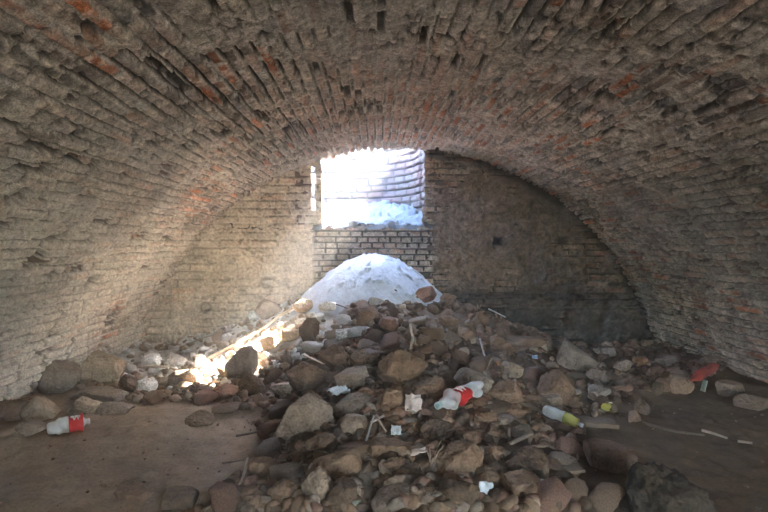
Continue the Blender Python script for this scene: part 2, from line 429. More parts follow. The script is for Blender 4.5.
# ------------------------------------------------------------------ stones
def ico(sub):
    import bmesh
    bm = bmesh.new(); bmesh.ops.create_icosphere(bm, subdivisions=sub, radius=1)
    V = np.array([v.co[:] for v in bm.verts]); Fc = np.array([[v.index for v in f.verts] for f in bm.faces]); bm.free()
    return V/np.linalg.norm(V, axis=1)[:, None], Fc
ICO = {s: ico(s) for s in (2, 3, 4, 5)}
def stone_shape(kind, rs, sub=5, dims=(1, 1, 1)):
    V, Fc = ICO[sub]; rng = np.random.default_rng(rs)
    U = V*np.array(dims); U = U/np.linalg.norm(U, axis=1)[:, None]
    D = np.array(dims)
    Us = U/D; ul = np.linalg.norm(Us, axis=1); W = Us/ul[:, None]     # direction in the unit space
    pl = []
    cube = np.array([(1, 0, 0), (-1, 0, 0), (0, 1, 0), (0, -1, 0), (0, 0, 1), (0, 0, -1)], float)
    if kind in ('block', 'slab', 'brick'):
        jit = {'block': .22, 'slab': .16, 'brick': .05}[kind]
        for n in cube:
            n = n+rng.normal(0, jit, 3); pl.append((n/np.linalg.norm(n), rng.uniform(.86, 1)))
        for _ in range({'block': 6, 'slab': 5, 'brick': 2}[kind]):
            n = rng.normal(0, 1, 3); pl.append((n/np.linalg.norm(n), rng.uniform(.85, 1.2)))
    elif kind == 'peak':
        for a in np.linspace(0, 6.28, 5)[:-1]+rng.uniform(0, 1):
            n = np.array((math.cos(a), math.sin(a), rng.uniform(.6, 1.0))); pl.append((n/np.linalg.norm(n), rng.uniform(.55, .7)))
        pl.append((np.array((0, 0, -1.)), .7))
        for _ in range(4):
            n = rng.normal(0, 1, 3); pl.append((n/np.linalg.norm(n), rng.uniform(.8, 1.1)))
    else:
        for _ in range(13 if kind == 'round' else 9):
            n = rng.normal(0, 1, 3); pl.append((n/np.linalg.norm(n), rng.uniform(.55, 1)))
    for _ in range({'brick': 3, 'slab': 6, 'block': 9}.get(kind, 16)):
        n = rng.normal(0, 1, 3); n /= np.linalg.norm(n)
        d0 = min(d/max(float(n@m), .02) for m, d in pl if float(n@m) > .02) if any(float(n@m) > .02 for m, _d in pl) else 1
        pl.append((n, min(d0, 1.4)*rng.uniform(.80, .96)))
    r = np.full(len(W), 1.35 if kind != 'round' else 1.12)
    rr = []
    for n, d in pl:
        dn = W@n; rr.append(np.where(dn > .02, d/np.maximum(dn, .02), 9))
    rr = np.array(rr+[r])
    p = 60 if kind == 'round' else 120
    rmin = (rr**-float(p)).sum(0)**(-1/p)             # soft minimum: slightly worn edges
    Q = W*rmin[:, None]
    Q = Q/np.abs(Q).max(0)                              # fill the unit cube
    off = rng.uniform(0, 30, 3)
    a = {'brick': .35, 'slab': .6, 'block': .8}.get(kind, 1.)
    nrm = Q/np.linalg.norm(Q, axis=1)[:, None]
    Q = Q+nrm*a*(.07*(vn3(Q*1.8+off)-.5)+.09*(vn3(Q*4.5+off)-.5)+.06*(vn3(Q*11+off)-.5)+.035*(vn3(Q*24+off)-.5))[:, None]
    return Q*np.array(dims), Fc

TONES = {'brown': (.215, .135, .084), 'dark': (.13, .085, .055), 'light': (.30, .22, .155), 'grey': (.225, .175, .135),
         'pale': (.56, .54, .51), 'pink': (.25, .14, .095), 'orange': (.42, .20, .08), 'white': (.70, .70, .69), 'green': (.30, .31, .25), 'tan': (.36, .28, .20)}
EXTRA = []      # (x, y, radius) of placed stones
def tone(name, amt=.12):
    c = np.array(TONES[name])*(1+random.uniform(-amt, amt)); return (*c, 1)
def put_stone(x0, y0, x1, y1, kind, tn, label, roll=0, yaw=None, name=None, depth=.85, group=None, sink=.22, seed=None):
    w, hh = x1-x0, y1-y0
    X, Y, Z = at((x0+x1)/2, y0+.68*hh)
    k = Y/F
    dims = np.array((w*k*.56, max(w, hh)*k*.5*depth, hh*k*.56))
    sd = seed if seed is not None else int(x0*7+y0*13)
    Q, Fc = stone_shape(kind, sd, 5, dims/dims.max())
    Q = Q*dims.max()
    me = new_mesh(name or 'rubble_stone', Q, Fc)
    yaw = random.uniform(-.35, .35) if yaw is None else math.radians(yaw)
    cz = CAMZ-((y0+y1)/2-241)/F*Y
    zc = min(max(Z+dims[2]*(1-2*sink), cz-.03), Z+dims[2]*.95)
    o = link(name or {'brick': 'brick_fragment', 'slab': 'stone_slab'}.get(kind, 'rubble_stone'), me, M_stone,
             label=label, cat={'brick': 'brick', 'slab': 'stone slab'}.get(kind, 'stone'), group=group)
    o.location = (X, Y, zc); o.rotation_euler = Euler((random.uniform(-.12, .12), math.radians(roll), yaw), 'ZYX')
    o.color = tone(tn)
    EXTRA.append((X, Y, max(dims[0], dims[1])))
    return o
S = [
 # upper slope, beside and below the sand
 (416,289,437,306,'block','pink','dark reddish angular stone at the right edge of the sand heap',-35),
 (438,295,456,309,'lump','brown','brown stone on the crest just right of the leaning reddish stone',0),
 (355,309,379,330,'block','brown','brown blocky stone just below the front foot of the sand heap',10),
 (380,318,398,334,'block','pink','pinkish cubic stone with a flat face below the sand heap',20),
 (295,299,317,314,'round','tan','rounded tan boulder in the pale debris left of the sand heap',0),
 (299,322,319,348,'block','dark','dark upright block standing at the right edge of the sunlit debris',0),
 (259,303,277,324,'slab','light','tall beige stone leaning against debris below the left wall courses',-50),
 (248,305,260,316,'round','white','small round whitish pebble resting near the left wall above the pale debris',0),
 (320,303,336,313,'slab','pale','flat pale piece at the left foot of the sand heap',5),
 (336,330,352,340,'slab','pale','thin pale chip above the big pointed brown stone',-8),
 (472,314,490,330,'peak','brown','pointed brown stone on the upper right slope of the heap',0),
 (491,340,516,357,'lump','brown','roundish brown stone high on the right slope above the small orange piece',0),
 (509,338,542,350,'brick','brown','long flat brick slab lying level at the top of the right slope',2),
 (541,339,554,355,'block','light','light angular stone at the right end of the long flat slab',-30),
 (553,342,572,352,'slab','grey','greyish slab sloping away right of the light angular stone',18),
 (556,350,592,378,'slab','grey','large rough slab tilted to the right near the back of the right slope',32),
 (440,318,458,330,'block','brown','small squarish stone in the middle of the upper right slope',0),
 (455,330,474,342,'lump','brown','lumpy stone in the middle of the right slope above the dark hollow',0),
 # centre
 (320,349,353,376,'peak','brown','large pointed brown stone like a pyramid in the centre of the heap',0),
 (350,352,386,367,'lump','brown','long rounded stone lying right of the pyramid shaped stone',0),
 (334,373,367,389,'brick','light','brick shaped slab with a light top edge sloping in the centre',-14),
 (286,367,327,399,'round','brown','large dusty rounded boulder left of the brick shaped slab',0),
 (374,356,426,391,'lump','brown','biggest flat boulder in the middle of the heap with a broad face',12),
 (351,390,378,406,'lump','brown','knobbly stone below the biggest flat boulder on its left',0),
 (381,391,402,415,'block','brown','upright block just below the biggest flat boulder',0),
 (415,381,449,403,'lump','brown','lumpy stone right below the biggest flat boulder',0),
 (454,375,492,401,'lump','grey','greyish crumbly boulder directly above the crushed bottle with the red label',0),
 (485,385,524,408,'round','brown','smooth broad boulder right of the greyish crumbly boulder',0),
 (501,364,522,380,'block','light','light square stone right of the small orange piece',0),
 (491,363,501,372,'lump','orange','small orange brick piece on the right slope',0),
 (470,411,496,431,'round','brown','rounded stone directly right of and below the crushed bottle',0),
 (495,418,518,430,'brick','light','thin flat tile with a lit top right of the rounded stone',4),
 (500,407,526,420,'slab','brown','low brown stone under the smooth broad boulder',6),
 (274,405,334,448,'block','light','very large long light brown boulder rising to the right on the left flank',-24),
 (334,400,374,424,'lump','grey','greyish boulder with white flecks right of the very large long boulder',0),
 (341,418,367,439,'slab','light','round disc like stone with a pale rim left of the bent metal strip',20),
 (271,385,296,400,'lump','tan','small light crumbly stone above the very large long boulder',0),
 (327,385,346,398,'slab','brown','sloping stone between the dusty boulder and the brick shaped slab',25),
 # lower front
 (302,437,338,458,'lump','brown','flattish light topped stone in front of the very large long boulder',0),
 (311,456,360,485,'block','brown','big dark fronted block with a pale ridge near the bottom centre left',-5),
 (302,474,338,507,'round','light','smooth egg shaped stone below the big dark fronted block',-25),
 (327,484,366,512,'round','dark','dark dome shaped stone at the bottom edge right of the egg shaped stone',0),
 (347,502,361,513,'lump','green','small greenish grey stone at the bottom edge',0),
 (249,462,280,484,'block','brown','blocky stone right of the thin twig on the lower left flank',0),
 (271,482,298,507,'round','brown','rounded stone left of the egg shaped stone',0),
 (243,497,273,512,'lump','brown','low lump at the bottom left corner of the rubble',0),
 (225,478,246,495,'lump','brown','half buried lump where the rubble meets the bare earth at lower left',0),
 (366,443,416,460,'slab','brown','wide flat slab below the bent metal strip',4),
 (383,458,407,476,'round','brown','rounded stone below the wide flat slab',0),
 (400,466,427,484,'lump','dark','dark sloping stone with a pink chip on its back',0),
 (381,478,408,499,'round','light','light egg shaped stone at lower centre',-35),
 (371,494,416,512,'slab','light','broad light slab at the bottom edge in the centre',-12),
 (438,446,486,481,'block','brown','massive square block with a broad dark front at lower centre right',6),
 (456,433,486,452,'round','brown','rounded boulder sitting behind the massive square block',0),
 (436,481,478,512,'lump','dark','dark crumbly boulder at the bottom edge below the massive square block',0),
 (487,446,507,464,'round','brown','rounded stone right of the massive square block',0),
 (485,468,506,487,'block','dark','small dark block below the right rounded stone',0),
 (494,486,511,495,'lump','grey','small grey stone right of the white scrap',0),
 (420,424,452,447,'lump','dark','dark stone directly below the crushed bottle with the red label',0),
 (404,424,424,440,'round','brown','small rounded stone left of the dark stone under the crushed bottle',0),
 (484,429,504,446,'lump','brown','lumpy stone between the thin flat tile and the rounded boulder',0),
 # lower right
 (503,455,550,480,'block','dark','wide dark boulder with a flat lit top on the lower right flank',3),
 (505,478,540,494,'brick','brown','flat tile tilted forward below the wide dark boulder',6),
 (552,476,572,497,'brick','dark','small dark cubic brick end standing in the bare earth',0),
 (585,448,630,473,'brick','brown','large squared masonry block lying on the earth at lower right',3),
 (535,375,577,409,'peak','brown','big wedge shaped boulder with a smooth sloping face on the right',8),
 (588,371,608,389,'round','grey','squat rounded grey block standing near the right end of the rubble',0),
 (588,387,609,400,'block','grey','flat topped stone directly below the squat grey block',0),
 (538,397,559,409,'brick','light','light flat brick at the foot of the wedge shaped boulder',2),
 (521,398,540,408,'brick','brown','dark flat brick left of the light flat brick',0),
 (632,401,651,419,'peak','dark','dark pointed block standing alone on the bare earth at right',0),
 (626,411,642,428,'lump','brown','crumbly stone at the left foot of the dark pointed block',0),
 (667,378,691,399,'block','brown','square faced stone below and left of the red bottle',10),
 (645,369,664,385,'round','brown','rounded stone near the foot of the right vault',0),
 (650,384,664,399,'lump','dark','dark crumbly stone under the rounded stone near the right vault',0),
 (629,380,645,393,'block','brown','stone left of the dark crumbly stone near the right vault',0),
 (718,384,740,396,'brick','light','flat light brick right of the green shard by the right vault',2),
 (738,396,768,413,'slab','dark','wide dark slab at the right picture edge by the vault foot',0),
 (698,358,719,372,'lump','grey','pale grey stone just above the red bottle',0),
 (634,358,649,367,'slab','orange','flat orange brown tile near the back right corner',0),
 (600,348,614,358,'brick','grey','small grey brick with a dark hollow near the dark end wall',0),
 (612,362,632,376,'lump','light','crumbled light mortar lump between the grey brick and the right vault',0),
 (657,357,678,368,'block','grey','grey block at the back right corner under the vault',0),
 # left edge
 (41,367,80,403,'round','grey','large rounded grey boulder against the foot of the left vault',0),
 (83,357,121,393,'block','tan','large squarish tan boulder standing tallest in the left row',-6),
 (76,390,127,406,'slab','grey','long low grey slab under the large tan boulder',3),
 (69,399,100,418,'lump','tan','tan lump in front of the rounded grey boulder',0),
 (23,402,56,425,'slab','tan','tan slab leaning down to the right at the far left',32),
 (-6,403,24,426,'block','dark','dark stone cut by the left picture edge',0),
 (14,423,44,438,'lump','grey','low grey stone left of the empty bottle on the bare earth',10),
 (99,403,130,417,'slab','grey','half buried flat grey stone behind the empty bottle',0),
 (118,374,139,398,'lump','dark','dark rough stone right of the large tan boulder',0),
 (136,381,155,397,'block','pale','small pale block right of the dark rough stone',0),
 (143,356,161,373,'block','white','whitish angular stone at the foot of the left wall',0),
 (161,355,187,370,'peak','pale','pale peaked stone right of the whitish angular stone',0),
 (167,372,199,391,'slab','grey','broad grey slab sloping left below the pale peaked stone',-12),
 (191,356,211,375,'peak','white','bright white pointed stone at the lower end of the sunlit strip',-20),
 (211,361,224,375,'block','white','bright white stone right of the white pointed stone',10),
 (228,353,259,386,'block','grey','big grey green boulder standing just below the sunlit strip',-12),
 (210,387,237,403,'round','pink','reddish smooth stone in front of the big grey green boulder',0),
 (187,384,213,402,'lump','grey','grey lump left of the reddish smooth stone',0),
 (237,378,264,405,'lump','dark','dark boulder right of the reddish smooth stone',0),
 (181,411,213,427,'lump','brown','flat brown stone half buried alone in the bare earth at left',0),
 (163,494,195,511,'brick','dark','dark flat tile lying alone on the earth at lower left',2),
 (119,486,151,500,'slab','brown','flat stone half buried in the earth left of the dark tile',0),
 (262,336,280,352,'block','tan','sunlit tan block in the middle of the bright strip',0),
 (282,332,298,347,'lump','tan','sunlit crumbly stone at the right of the bright strip',0),
 (246,344,262,358,'lump','tan','sunlit stone above the big grey green boulder',0),
]
for r in S:
    x0, y0, x1, y1, kd, tn, lb = r[:7]; roll = r[7] if len(r) > 7 else 0
    zone = ('stones along the foot of the left vault' if x1 < 230 else 'stones of the central debris heap' if x0 < 530 else 'stones on the right side of the cellar')
    sink = .22
    if 'half buried' in lb: sink = .36
    put_stone(x0, y0, x1, y1, kd, tn, lb, roll, group=zone, sink=sink)

# the big dark clod in the right foreground: a rough column of old masonry
def clod():
    Q, Fc = stone_shape('block', 77, 5, np.array((.19, .18, .26))/.26)
    q = Q*.26; n = q/np.linalg.norm(q, axis=1)[:, None]
    q = q+n*(.05*(vn3(q*9+3)-.5)+.045*(vn3(q*22+3)-.5)+.025*(vn3(q*50+1)-.5)+.012*(vn3(q*100+1)-.5))[:, None]
    o = link('masonry_lump', new_mesh('masonry_lump', q, Fc), M_stone, label='tall dark lump of broken masonry in the right foreground', cat='masonry')
    X, Y, Z = at(667, 500); Y -= .25; X = (667-375)/F*Y
    o.location = (X, Y, float(ground(X, Y))+.12); o.rotation_euler = (0, .05, .3); o.color = (.05, .035, .023, 1)
    EXTRA.append((X, Y, .26))
clod()

Q, Fc = stone_shape('brick', 31, 5, np.array((.036, .085, .40))/.40)
_p = link('brick_pier', new_mesh('brick_pier', Q*.40, Fc), M_stone, bpy.data.objects['window_1']); _p.location = (-.695, YW+.075, 1.93); _p.color = (.30, .24, .19, 1)
# filler stones: countable, each an object of its own
PROTO = []
for i in range(36):
    kd = ['block', 'lump', 'round', 'lump', 'slab', 'block', 'brick', 'lump', 'peak'][i % 9]
    rr = random.Random(i); dims = np.array((1, rr.uniform(.6, .95), {'slab': .35, 'brick': .42}.get(kd, rr.uniform(.5, .8))))
    Q, Fc = stone_shape(kd, 500+i, 4, dims)
    me = new_mesh('rubble_piece', Q, Fc); me.materials.append(M_stone); PROTO.append((kd, me, dims))
placed = []
def zone_of(X, Y):
    if Y > 5.0 and X < -.55: return ('left', 'pale stone in the whitish debris below the left end wall', 'pale stones below the left end wall')
    if Y > 4.7 and X > 1.5: return ('right', 'brown stone in the thin rubble below the dark end wall', 'stones in the thin rubble at back right')
    if X < -1.15: return ('left', 'grey brown stone in the row at the foot of the left vault', 'stones in the row by the left vault')
    if Y > 4.7: return ('top', 'brown stone on the upper slope just below the sand heap', 'stones on the upper slope')
    if Y > 3.5: return ('mid', 'brown stone packed into the middle slope of the heap', 'stones on the middle slope')
    return ('low', 'brown stone packed into the lowest slope near the viewer', 'stones on the lowest slope')
def filler(n_target, rmin, rmax, tries=40000):
    n = 0
    for _ in range(tries):
        if n >= n_target: break
        # uniform over the picture, so that the near slope is as crowded as the far one
        px = random.uniform(0, 768); py = random.uniform(288, 512)
        X, Y, Z = at(px, py)
        if Y > 6.3 or Y < 1.9 or abs(X-VX) > 2.95: continue
        if sand_h(X, Y) > ground(X, Y)+.01: continue
        if random.random() > float(rubble(X, Y))**1.2*(.55 if X > 2 else 1): continue
        r = random.uniform(rmin, rmax)*(1 if Y < 5 else .8)
        bad = any((X-a)**2+(Y-b)**2 < ((r+c)*.66)**2 for a, b, c in EXTRA) or any((X-a)**2+(Y-b)**2 < ((r+c)*.74)**2 for a, b, c in placed)
        if bad: continue
        placed.append((X, Y, r)); n += 1
        kd, me, dims = random.choice(PROTO)
        o = bpy.data.objects.new({'brick': 'brick_fragment', 'slab': 'stone_slab'}.get(kd, 'rubble_stone'), me); C.objects.link(o)
        z, lab, grp = zone_of(X, Y)
        shp = {'brick': 'flat brick like', 'slab': 'thin flat', 'round': 'rounded', 'block': 'blocky', 'lump': 'lumpy', 'peak': 'pointed'}[kd]
        tag(o, shp+' '+lab, {'brick': 'brick', 'slab': 'stone slab'}.get(kd, 'stone'), grp)
        o.location = (X, Y, float(ground(X, Y))+r*dims[2]*.45); o.scale = (r, r, r)
        tl = .45 if kd not in ('brick', 'slab') else .3
        o.rotation_euler = (random.uniform(-tl, tl), random.uniform(-tl, tl), random.uniform(0, 6.28))
        if z == 'left' and Y > 5.0: t = random.choice(['pale', 'white', 'light', 'pale', 'tan'])
        elif Y > 4.7 and X < .1: t = random.choice(['pale', 'light', 'tan', 'brown'])
        else: t = random.choice(['brown', 'brown', 'dark', 'light', 'brown', 'dark', 'brown', 'grey', 'pink'])
        o.color = tone(t, .2)
for _p in ((607, 411), (563, 436), (702, 381), (456, 414), (413, 417), (67, 432), (396, 441), (486, 503)):
    _q = at(*_p); EXTRA.append((_q[0], _q[1], .13))
filler(80, .085, .12); filler(140, .045, .08)

# uncountable crumbs between the stones: one object
def crumbs():
    V, Fc = ICO[2]; VV, FF, CC = [], [], []; n = 0; base = 0
    rng = np.random.default_rng(5)
    forms = [stone_shape(k, 900+i, 2, np.array((1, .8, .55)))[0] for i, k in enumerate(['lump', 'block', 'round', 'slab', 'block', 'lump', 'brick', 'peak'])]
    px = rng.uniform(0, 768, 16000); py = rng.uniform(285, 512, 16000)
    for a, b in zip(px, py):
        if n > 5200: break
        X, Y, Z = at(a, b)
        if Y > 6.42 or Y < 1.6: continue
        onsand = sand_h(X, Y) > ground(X, Y)
        rb = float(rubble(X, Y))
        if rng.random() > (.03 if onsand else .05+.95*rb): continue
        if not onsand and rb < .5: r = rng.uniform(.005, .014)
        elif onsand: r = rng.uniform(.006, .018)
        else: r = rng.uniform(.012, .042) if rng.random() < .6 else rng.uniform(.035, .06)
        q = forms[rng.integers(len(forms))]*r
        e = Euler(tuple(rng.uniform(-.8, .8, 2))+(rng.uniform(0, 6.28),)); q = q@np.array(e.to_matrix()).T
        q = q+np.array((X, Y, float(gz(X, Y))+r*.25))
        VV.append(q); FF.append(Fc+base); base += len(q); n += 1
        if (Y > 4.75 and X < -.3) or onsand: t = TONES[['pale', 'white', 'light', 'tan'][rng.integers(4)]]
        elif Y > 4.9 and X < .3: t = TONES[['pale', 'brown', 'light', 'tan', 'brown'][rng.integers(5)]]
        else: t = TONES[['brown', 'brown', 'dark', 'light', 'pink', 'grey', 'brown', 'dark'][rng.integers(8)]]
        CC.append(np.tile(np.array(t)*rng.uniform(.75, 1.2), (len(q), 1)))
    me = new_mesh('gravel', np.concatenate(VV), np.concatenate(FF), np.concatenate(CC))
    link('gravel', me, M_gravel, kind='stuff', label='crumbs of brick and mortar filling the gaps between the stones', cat='gravel')
crumbs()

# ------------------------------------------------------------------ sticks, laths, scraps
def tube_mesh(name, pts, r0, r1, seg=8, flat=1.0, jag=.12):
    pts = [Vector(p) for p in pts]
    fine = []
    for i in range(len(pts)-1):
        for t in np.linspace(0, 1, 6)[:-1]: fine.append(pts[i].lerp(pts[i+1], float(t)))
    fine.append(pts[-1])
    for _ in range(2):
        fine = [fine[0]]+[(fine[i-1]+fine[i]*2+fine[i+1])/4 for i in range(1, len(fine)-1)]+[fine[-1]]
    V, Fq = [], []
    n = len(fine)
    for i, p in enumerate(fine):
        d = (fine[min(i+1, n-1)]-fine[max(i-1, 0)]).normalized()
        a = d.cross(Vector((0, 0, 1)));
        if a.length < .1: a = d.cross(Vector((0, 1, 0)))
        a.normalize(); b = a.cross(d).normalized()
        r = (r0+(r1-r0)*i/(n-1))
        for k in range(seg):
            t = 2*math.pi*k/seg; rr = r*(1+jag*(random.random()-.5))
            V.append(p+a*math.cos(t)*rr+b*math.sin(t)*rr*flat)
    for i in range(n-1):
        for k in range(seg):
            Fq.append((i*seg+k, i*seg+(k+1) % seg, (i+1)*seg+(k+1) % seg, (i+1)*seg+k))
    V += [fine[0], fine[-1]]; c0, c1 = len(V)-2, len(V)-1
    for k in range(seg):
        Fq.append((c0, c0, (k+1) % seg, k)); Fq.append((c1, c1, (n-1)*seg+k, (n-1)*seg+(k+1) % seg))
    me = bpy.data.meshes.new(name)
    me.from_pydata([v[:] for v in V], [], [tuple(dict.fromkeys(f)) for f in Fq]); me.polygons.foreach_set('use_smooth', [True]*len(me.polygons))
    return me
def stick(name, pix, r0, r1, col, label, cat, lift=.03, mat=None, flat=1., lifts=None, group=None):
    P = []
    for i, (a, b) in enumerate(pix):
        X, Y, Z = at(a, b); P.append((X, Y, Z+(lifts[i] if lifts else lift)))
    me = tube_mesh(name, P, r0, r1, flat=flat)
    o = link(name, me, mat or M_wood, label=label, cat=cat, group=group); o.color = (*col, 1)
    c = Vector(P[0]); me.transform(Matrix.Translation(-c)); o.location = c
    return o
def upright(name, base, top, r0, r1, col, label, cat, mat=None, mid=None, group=None, flat=1.):
    """stands on the ground at `base`, its top seen at `top`, in the plane of its base"""
    X, Y, Z = at(*base); P = [(X, Y, Z-.02)]
    for (a, b) in ([mid] if mid else [])+[top]:
        d = ray(a, b); t = (Y-.02)/d[1]; P.append((d[0]*t, Y-.02, CAMZ+d[2]*t))
    me = tube_mesh(name, P, r0, r1, flat=flat); o = link(name, me, mat or M_wood, label=label, cat=cat, group=group); o.color = (*col, 1)
    c = Vector(P[0]); me.transform(Matrix.Translation(-c)); o.location = c
    return o
stick('branch', [(206, 364), (227, 354), (250, 341), (268, 330), (279, 320), (296, 311)], .022, .012, (.55, .45, .33), 'long pale curved branch lying along the bright sunlit debris', 'branch', .05)
stick('stick', [(139, 375), (152, 374), (168, 375)], .014, .012, (.42, .38, .32), 'short pale stick in front of the whitish stones by the left wall', 'stick', .08)
stick('stick', [(186, 347), (205, 340), (232, 333)], .012, .010, (.34, .32, .30), 'thin grey stick along the foot of the left end wall', 'stick', .03)
stick('wooden_lath', [(304, 365), (324, 375)], .014, .012, (.45, .34, .24), 'thin pale lath lying across the dusty rounded boulder', 'lath', .09, flat=.5)
upright('stick', (410, 350), (410, 324), .012, .009, (.50, .40, .32), 'short upright pale stick above the biggest flat boulder', 'stick', mid=(413, 338))
upright('stick', (509, 450), (509, 428), .011, .008, (.22, .16, .11), 'thin upright brown stick right of the massive square block', 'stick')
stick('stick', [(511, 459), (521, 454), (532, 449)], .012, .010, (.26, .19, .13), 'brown stick lying on the wide dark boulder', 'stick', .09)
stick('stick', [(532, 457), (545, 456), (557, 460)], .010, .006, (.26, .19, .13), 'thin curved stick at the right end of the wide dark boulder', 'stick', .06)
stick('twig', [(248, 465), (245, 478), (242, 488), (236, 499)], .010, .006, (.36, .28, .20), 'thin crooked pale twig hanging down the lower left edge of the rubble', 'twig', .04)
stick('twig', [(222, 468), (236, 466), (248, 464)], .007, .006, (.30, .24, .18), 'straight thin twig on the earth crossing the crooked twig', 'twig', .03)
stick('branch', [(236, 443), (255, 440), (276, 431)], .009, .005, (.16, .12, .09), 'dark thin branch reaching out from the very large long boulder over the earth', 'branch', .05)
upright('metal_strip', (363, 447), (374, 416), .010, .009, (.4, .4, .4), 'bent grey metal strip propped up between stones in the lower centre', 'metal strip', M_metal, flat=.6)
upright('wooden_lath', (391, 436), (376, 415), .011, .010, (.33, .24, .17), 'brown lath leaning against the top of the bent metal strip', 'lath', flat=.5)
stick('wooden_lath', [(371, 434), (384, 427)], .011, .010, (.58, .50, .42), 'short pale lath between the metal strip and the brown lath', 'lath', .07, flat=.5)
stick('stick', [(702, 433), (716, 437), (727, 441)], .011, .008, (.42, .33, .25), 'pale stick on the dark earth by the right vault', 'stick', .02)
stick('stick', [(738, 444), (752, 446)], .010, .008, (.36, .28, .21), 'short pale stick at far right beyond the longer pale stick', 'stick', .02)
stick('stick', [(641, 424), (670, 433), (704, 437)], .012, .008, (.14, .10, .07), 'long dark stick half buried in the earth behind the masonry lump', 'stick', .015)
stick('stick', [(519, 410), (545, 418), (575, 421)], .011, .008, (.16, .11, .08), 'long thin dark stick behind the bottle with the yellow label', 'stick', .05)
stick('stick', [(480, 345), (483, 358), (487, 369)], .010, .006, (.45, .38, .32), 'curved pale twig on the right slope above the small orange piece', 'twig', .06)
stick('twig', [(488, 307), (496, 311), (505, 320)], .010, .007, (.52, .5, .48), 'whitish twig at the crest right of the sand heap', 'twig', .08)
stick('twig', [(333, 305), (345, 309), (356, 314)], .007, .005, (.12, .10, .09), 'dark thin twig lying across the foot of the sand heap', 'twig', .02)
# dry plant tufts made of thin stems
def dry_tuft(px, py, n, h, label, sd):
    rnd = random.Random(sd); X, Y, Z = at(px, py)
    root = bpy.data.objects.new('dry_weed', None); C.objects.link(root); root.location = (X, Y, Z+.02); tag(root, label, 'dry weed', 'dry weeds in the rubble')
    for i in range(n):
        a = rnd.uniform(0, 6.28); l = h*rnd.uniform(.6, 1); k = rnd.uniform(.3, .8)
        P = [(0, 0, -.03), (k*l*.4*math.cos(a), k*l*.4*math.sin(a), l*.5), (k*l*math.cos(a), k*l*math.sin(a), l*.85)]
        o = link('stem', tube_mesh('stem', P, .0045, .002, 5), M_wood, root); o.color = (.34, .25, .17, 1)
dry_tuft(431, 472, 7, .15, 'dry brown stalks sticking up left of the massive square block', 1)
dry_tuft(487, 372, 5, .12, 'dry stalks sticking up beside the small orange piece', 2)
dry_tuft(478, 300, 5, .10, 'dry stalks on the crest right of the sand heap', 3)

def board(px, py, L, W, T, yaw, roll, col, label, name='wooden_board', cat='board', lift=.04, pitch=0):
    """weathered plank with worn, slightly uneven edges"""
    nx, ny = 24, 8
    V = []; Fq = []
    off = random.uniform(0, 50)
    for side in (1, -1):
        for i in range(nx+1):
            for j in range(ny+1):
                x = (i/nx-.5)*L; y = (j/ny-.5)*W
                e = min(i, nx-i, j*2, (ny-j)*2); z = side*T/2*(1 if e > 0 else .75)
                w = float(vn(np.array(x*20+off), np.array(y*20+off)))-.5
                V.append((x*(1+.02*w*(i in (0, nx))*3), y+(.10*W*w if j in (0, ny) else 0), z+.12*T*w))
    n = (nx+1)*(ny+1)
    I = lambda s, i, j: s*n+i*(ny+1)+j
    for i in range(nx):
        for j in range(ny):
            Fq.append((I(0, i, j), I(0, i+1, j), I(0, i+1, j+1), I(0, i, j+1)))
            Fq.append((I(1, i, j), I(1, i, j+1), I(1, i+1, j+1), I(1, i+1, j)))
    for i in range(nx):
        Fq.append((I(0, i, 0), I(1, i, 0), I(1, i+1, 0), I(0, i+1, 0))); Fq.append((I(0, i, ny), I(0, i+1, ny), I(1, i+1, ny), I(1, i, ny)))
    for j in range(ny):
        Fq.append((I(0, 0, j), I(0, 0, j+1), I(1, 0, j+1), I(1, 0, j))); Fq.append((I(0, nx, j), I(1, nx, j), I(1, nx, j+1), I(0, nx, j+1)))
    me = bpy.data.meshes.new(name); me.from_pydata(V, [], Fq)
    o = link(name, me, M_wood, label=label, cat=cat); o.color = (*col, 1)
    X, Y, Z = at(px, py); o.location = (X, Y, Z+T/2+lift)
    o.rotation_euler = (math.radians(pitch), math.radians(roll), math.radians(yaw)); return o
board(584, 428, .42, .14, .035, -6, 3, (.17, .12, .08), 'dark wooden board lying behind the bottle with the yellow label', lift=.03)
board(555, 477, .30, .09, .018, 4, -3, (.17, .115, .075), 'thin narrow board lying in front of the wide dark boulder', lift=.03)
board(546, 489, .08, .035, .010, -30, 12, (.5, .5, .5), 'small pale sliver below the thin narrow board', 'wood_sliver', 'sliver', .03)
board(704, 392, .10, .05, .012, 10, -75, (.30, .33, .27), 'greenish flat shard standing on edge under the red bottle', 'stone_shard', 'shard', .05)
board(505, 346, .26, .10, .03, 8, 2, (.20, .14, .10), 'flat board under the long brick slab on the upper right slope', lift=.02)
board(566, 380, .02, .02, .01, 0, 0, (.2, .14, .1), 'tiny chip lying on the wedge shaped boulder', 'brick_chip', 'chip', .14)

# crumpled sheets
def crumple(px, py, w, h, mat, label, name, cat, sd, lift=.05, tilt=(.9, 0, 0), amp=.35):
    n = 14; rnd = random.Random(sd); o1 = rnd.uniform(0, 60)
    u, v = np.meshgrid(np.linspace(-.5, .5, n), np.linspace(-.5, .5, n), indexing='ij')
    P = np.stack([u*w*(1-.3*vn(u*3+o1, v*3)), v*h*(1-.3*vn(u*3, v*3+o1)), (fbm(u*4+o1, v*4+o1, sd, 3)-.5)*amp*w*2], -1)
    me = grid(name, P); o = link(name, me, mat, label=label, cat=cat)
    md = o.modifiers.new('thickness', 'SOLIDIFY'); md.thickness = .0025
    X, Y, Z = at(px, py); o.location = (X, Y, Z+lift); o.rotation_euler = tilt; return o
crumple(413, 415, .12, .12, M_paper, 'crumpled pinkish paper wrapper left of the crushed bottle', 'paper_wrapper', 'wrapper', 3, .08)
crumple(396, 440, .07, .07, M_scrap, 'small white crumpled scrap at the foot of the brown lath', 'plastic_scrap', 'scrap', 4, .06)
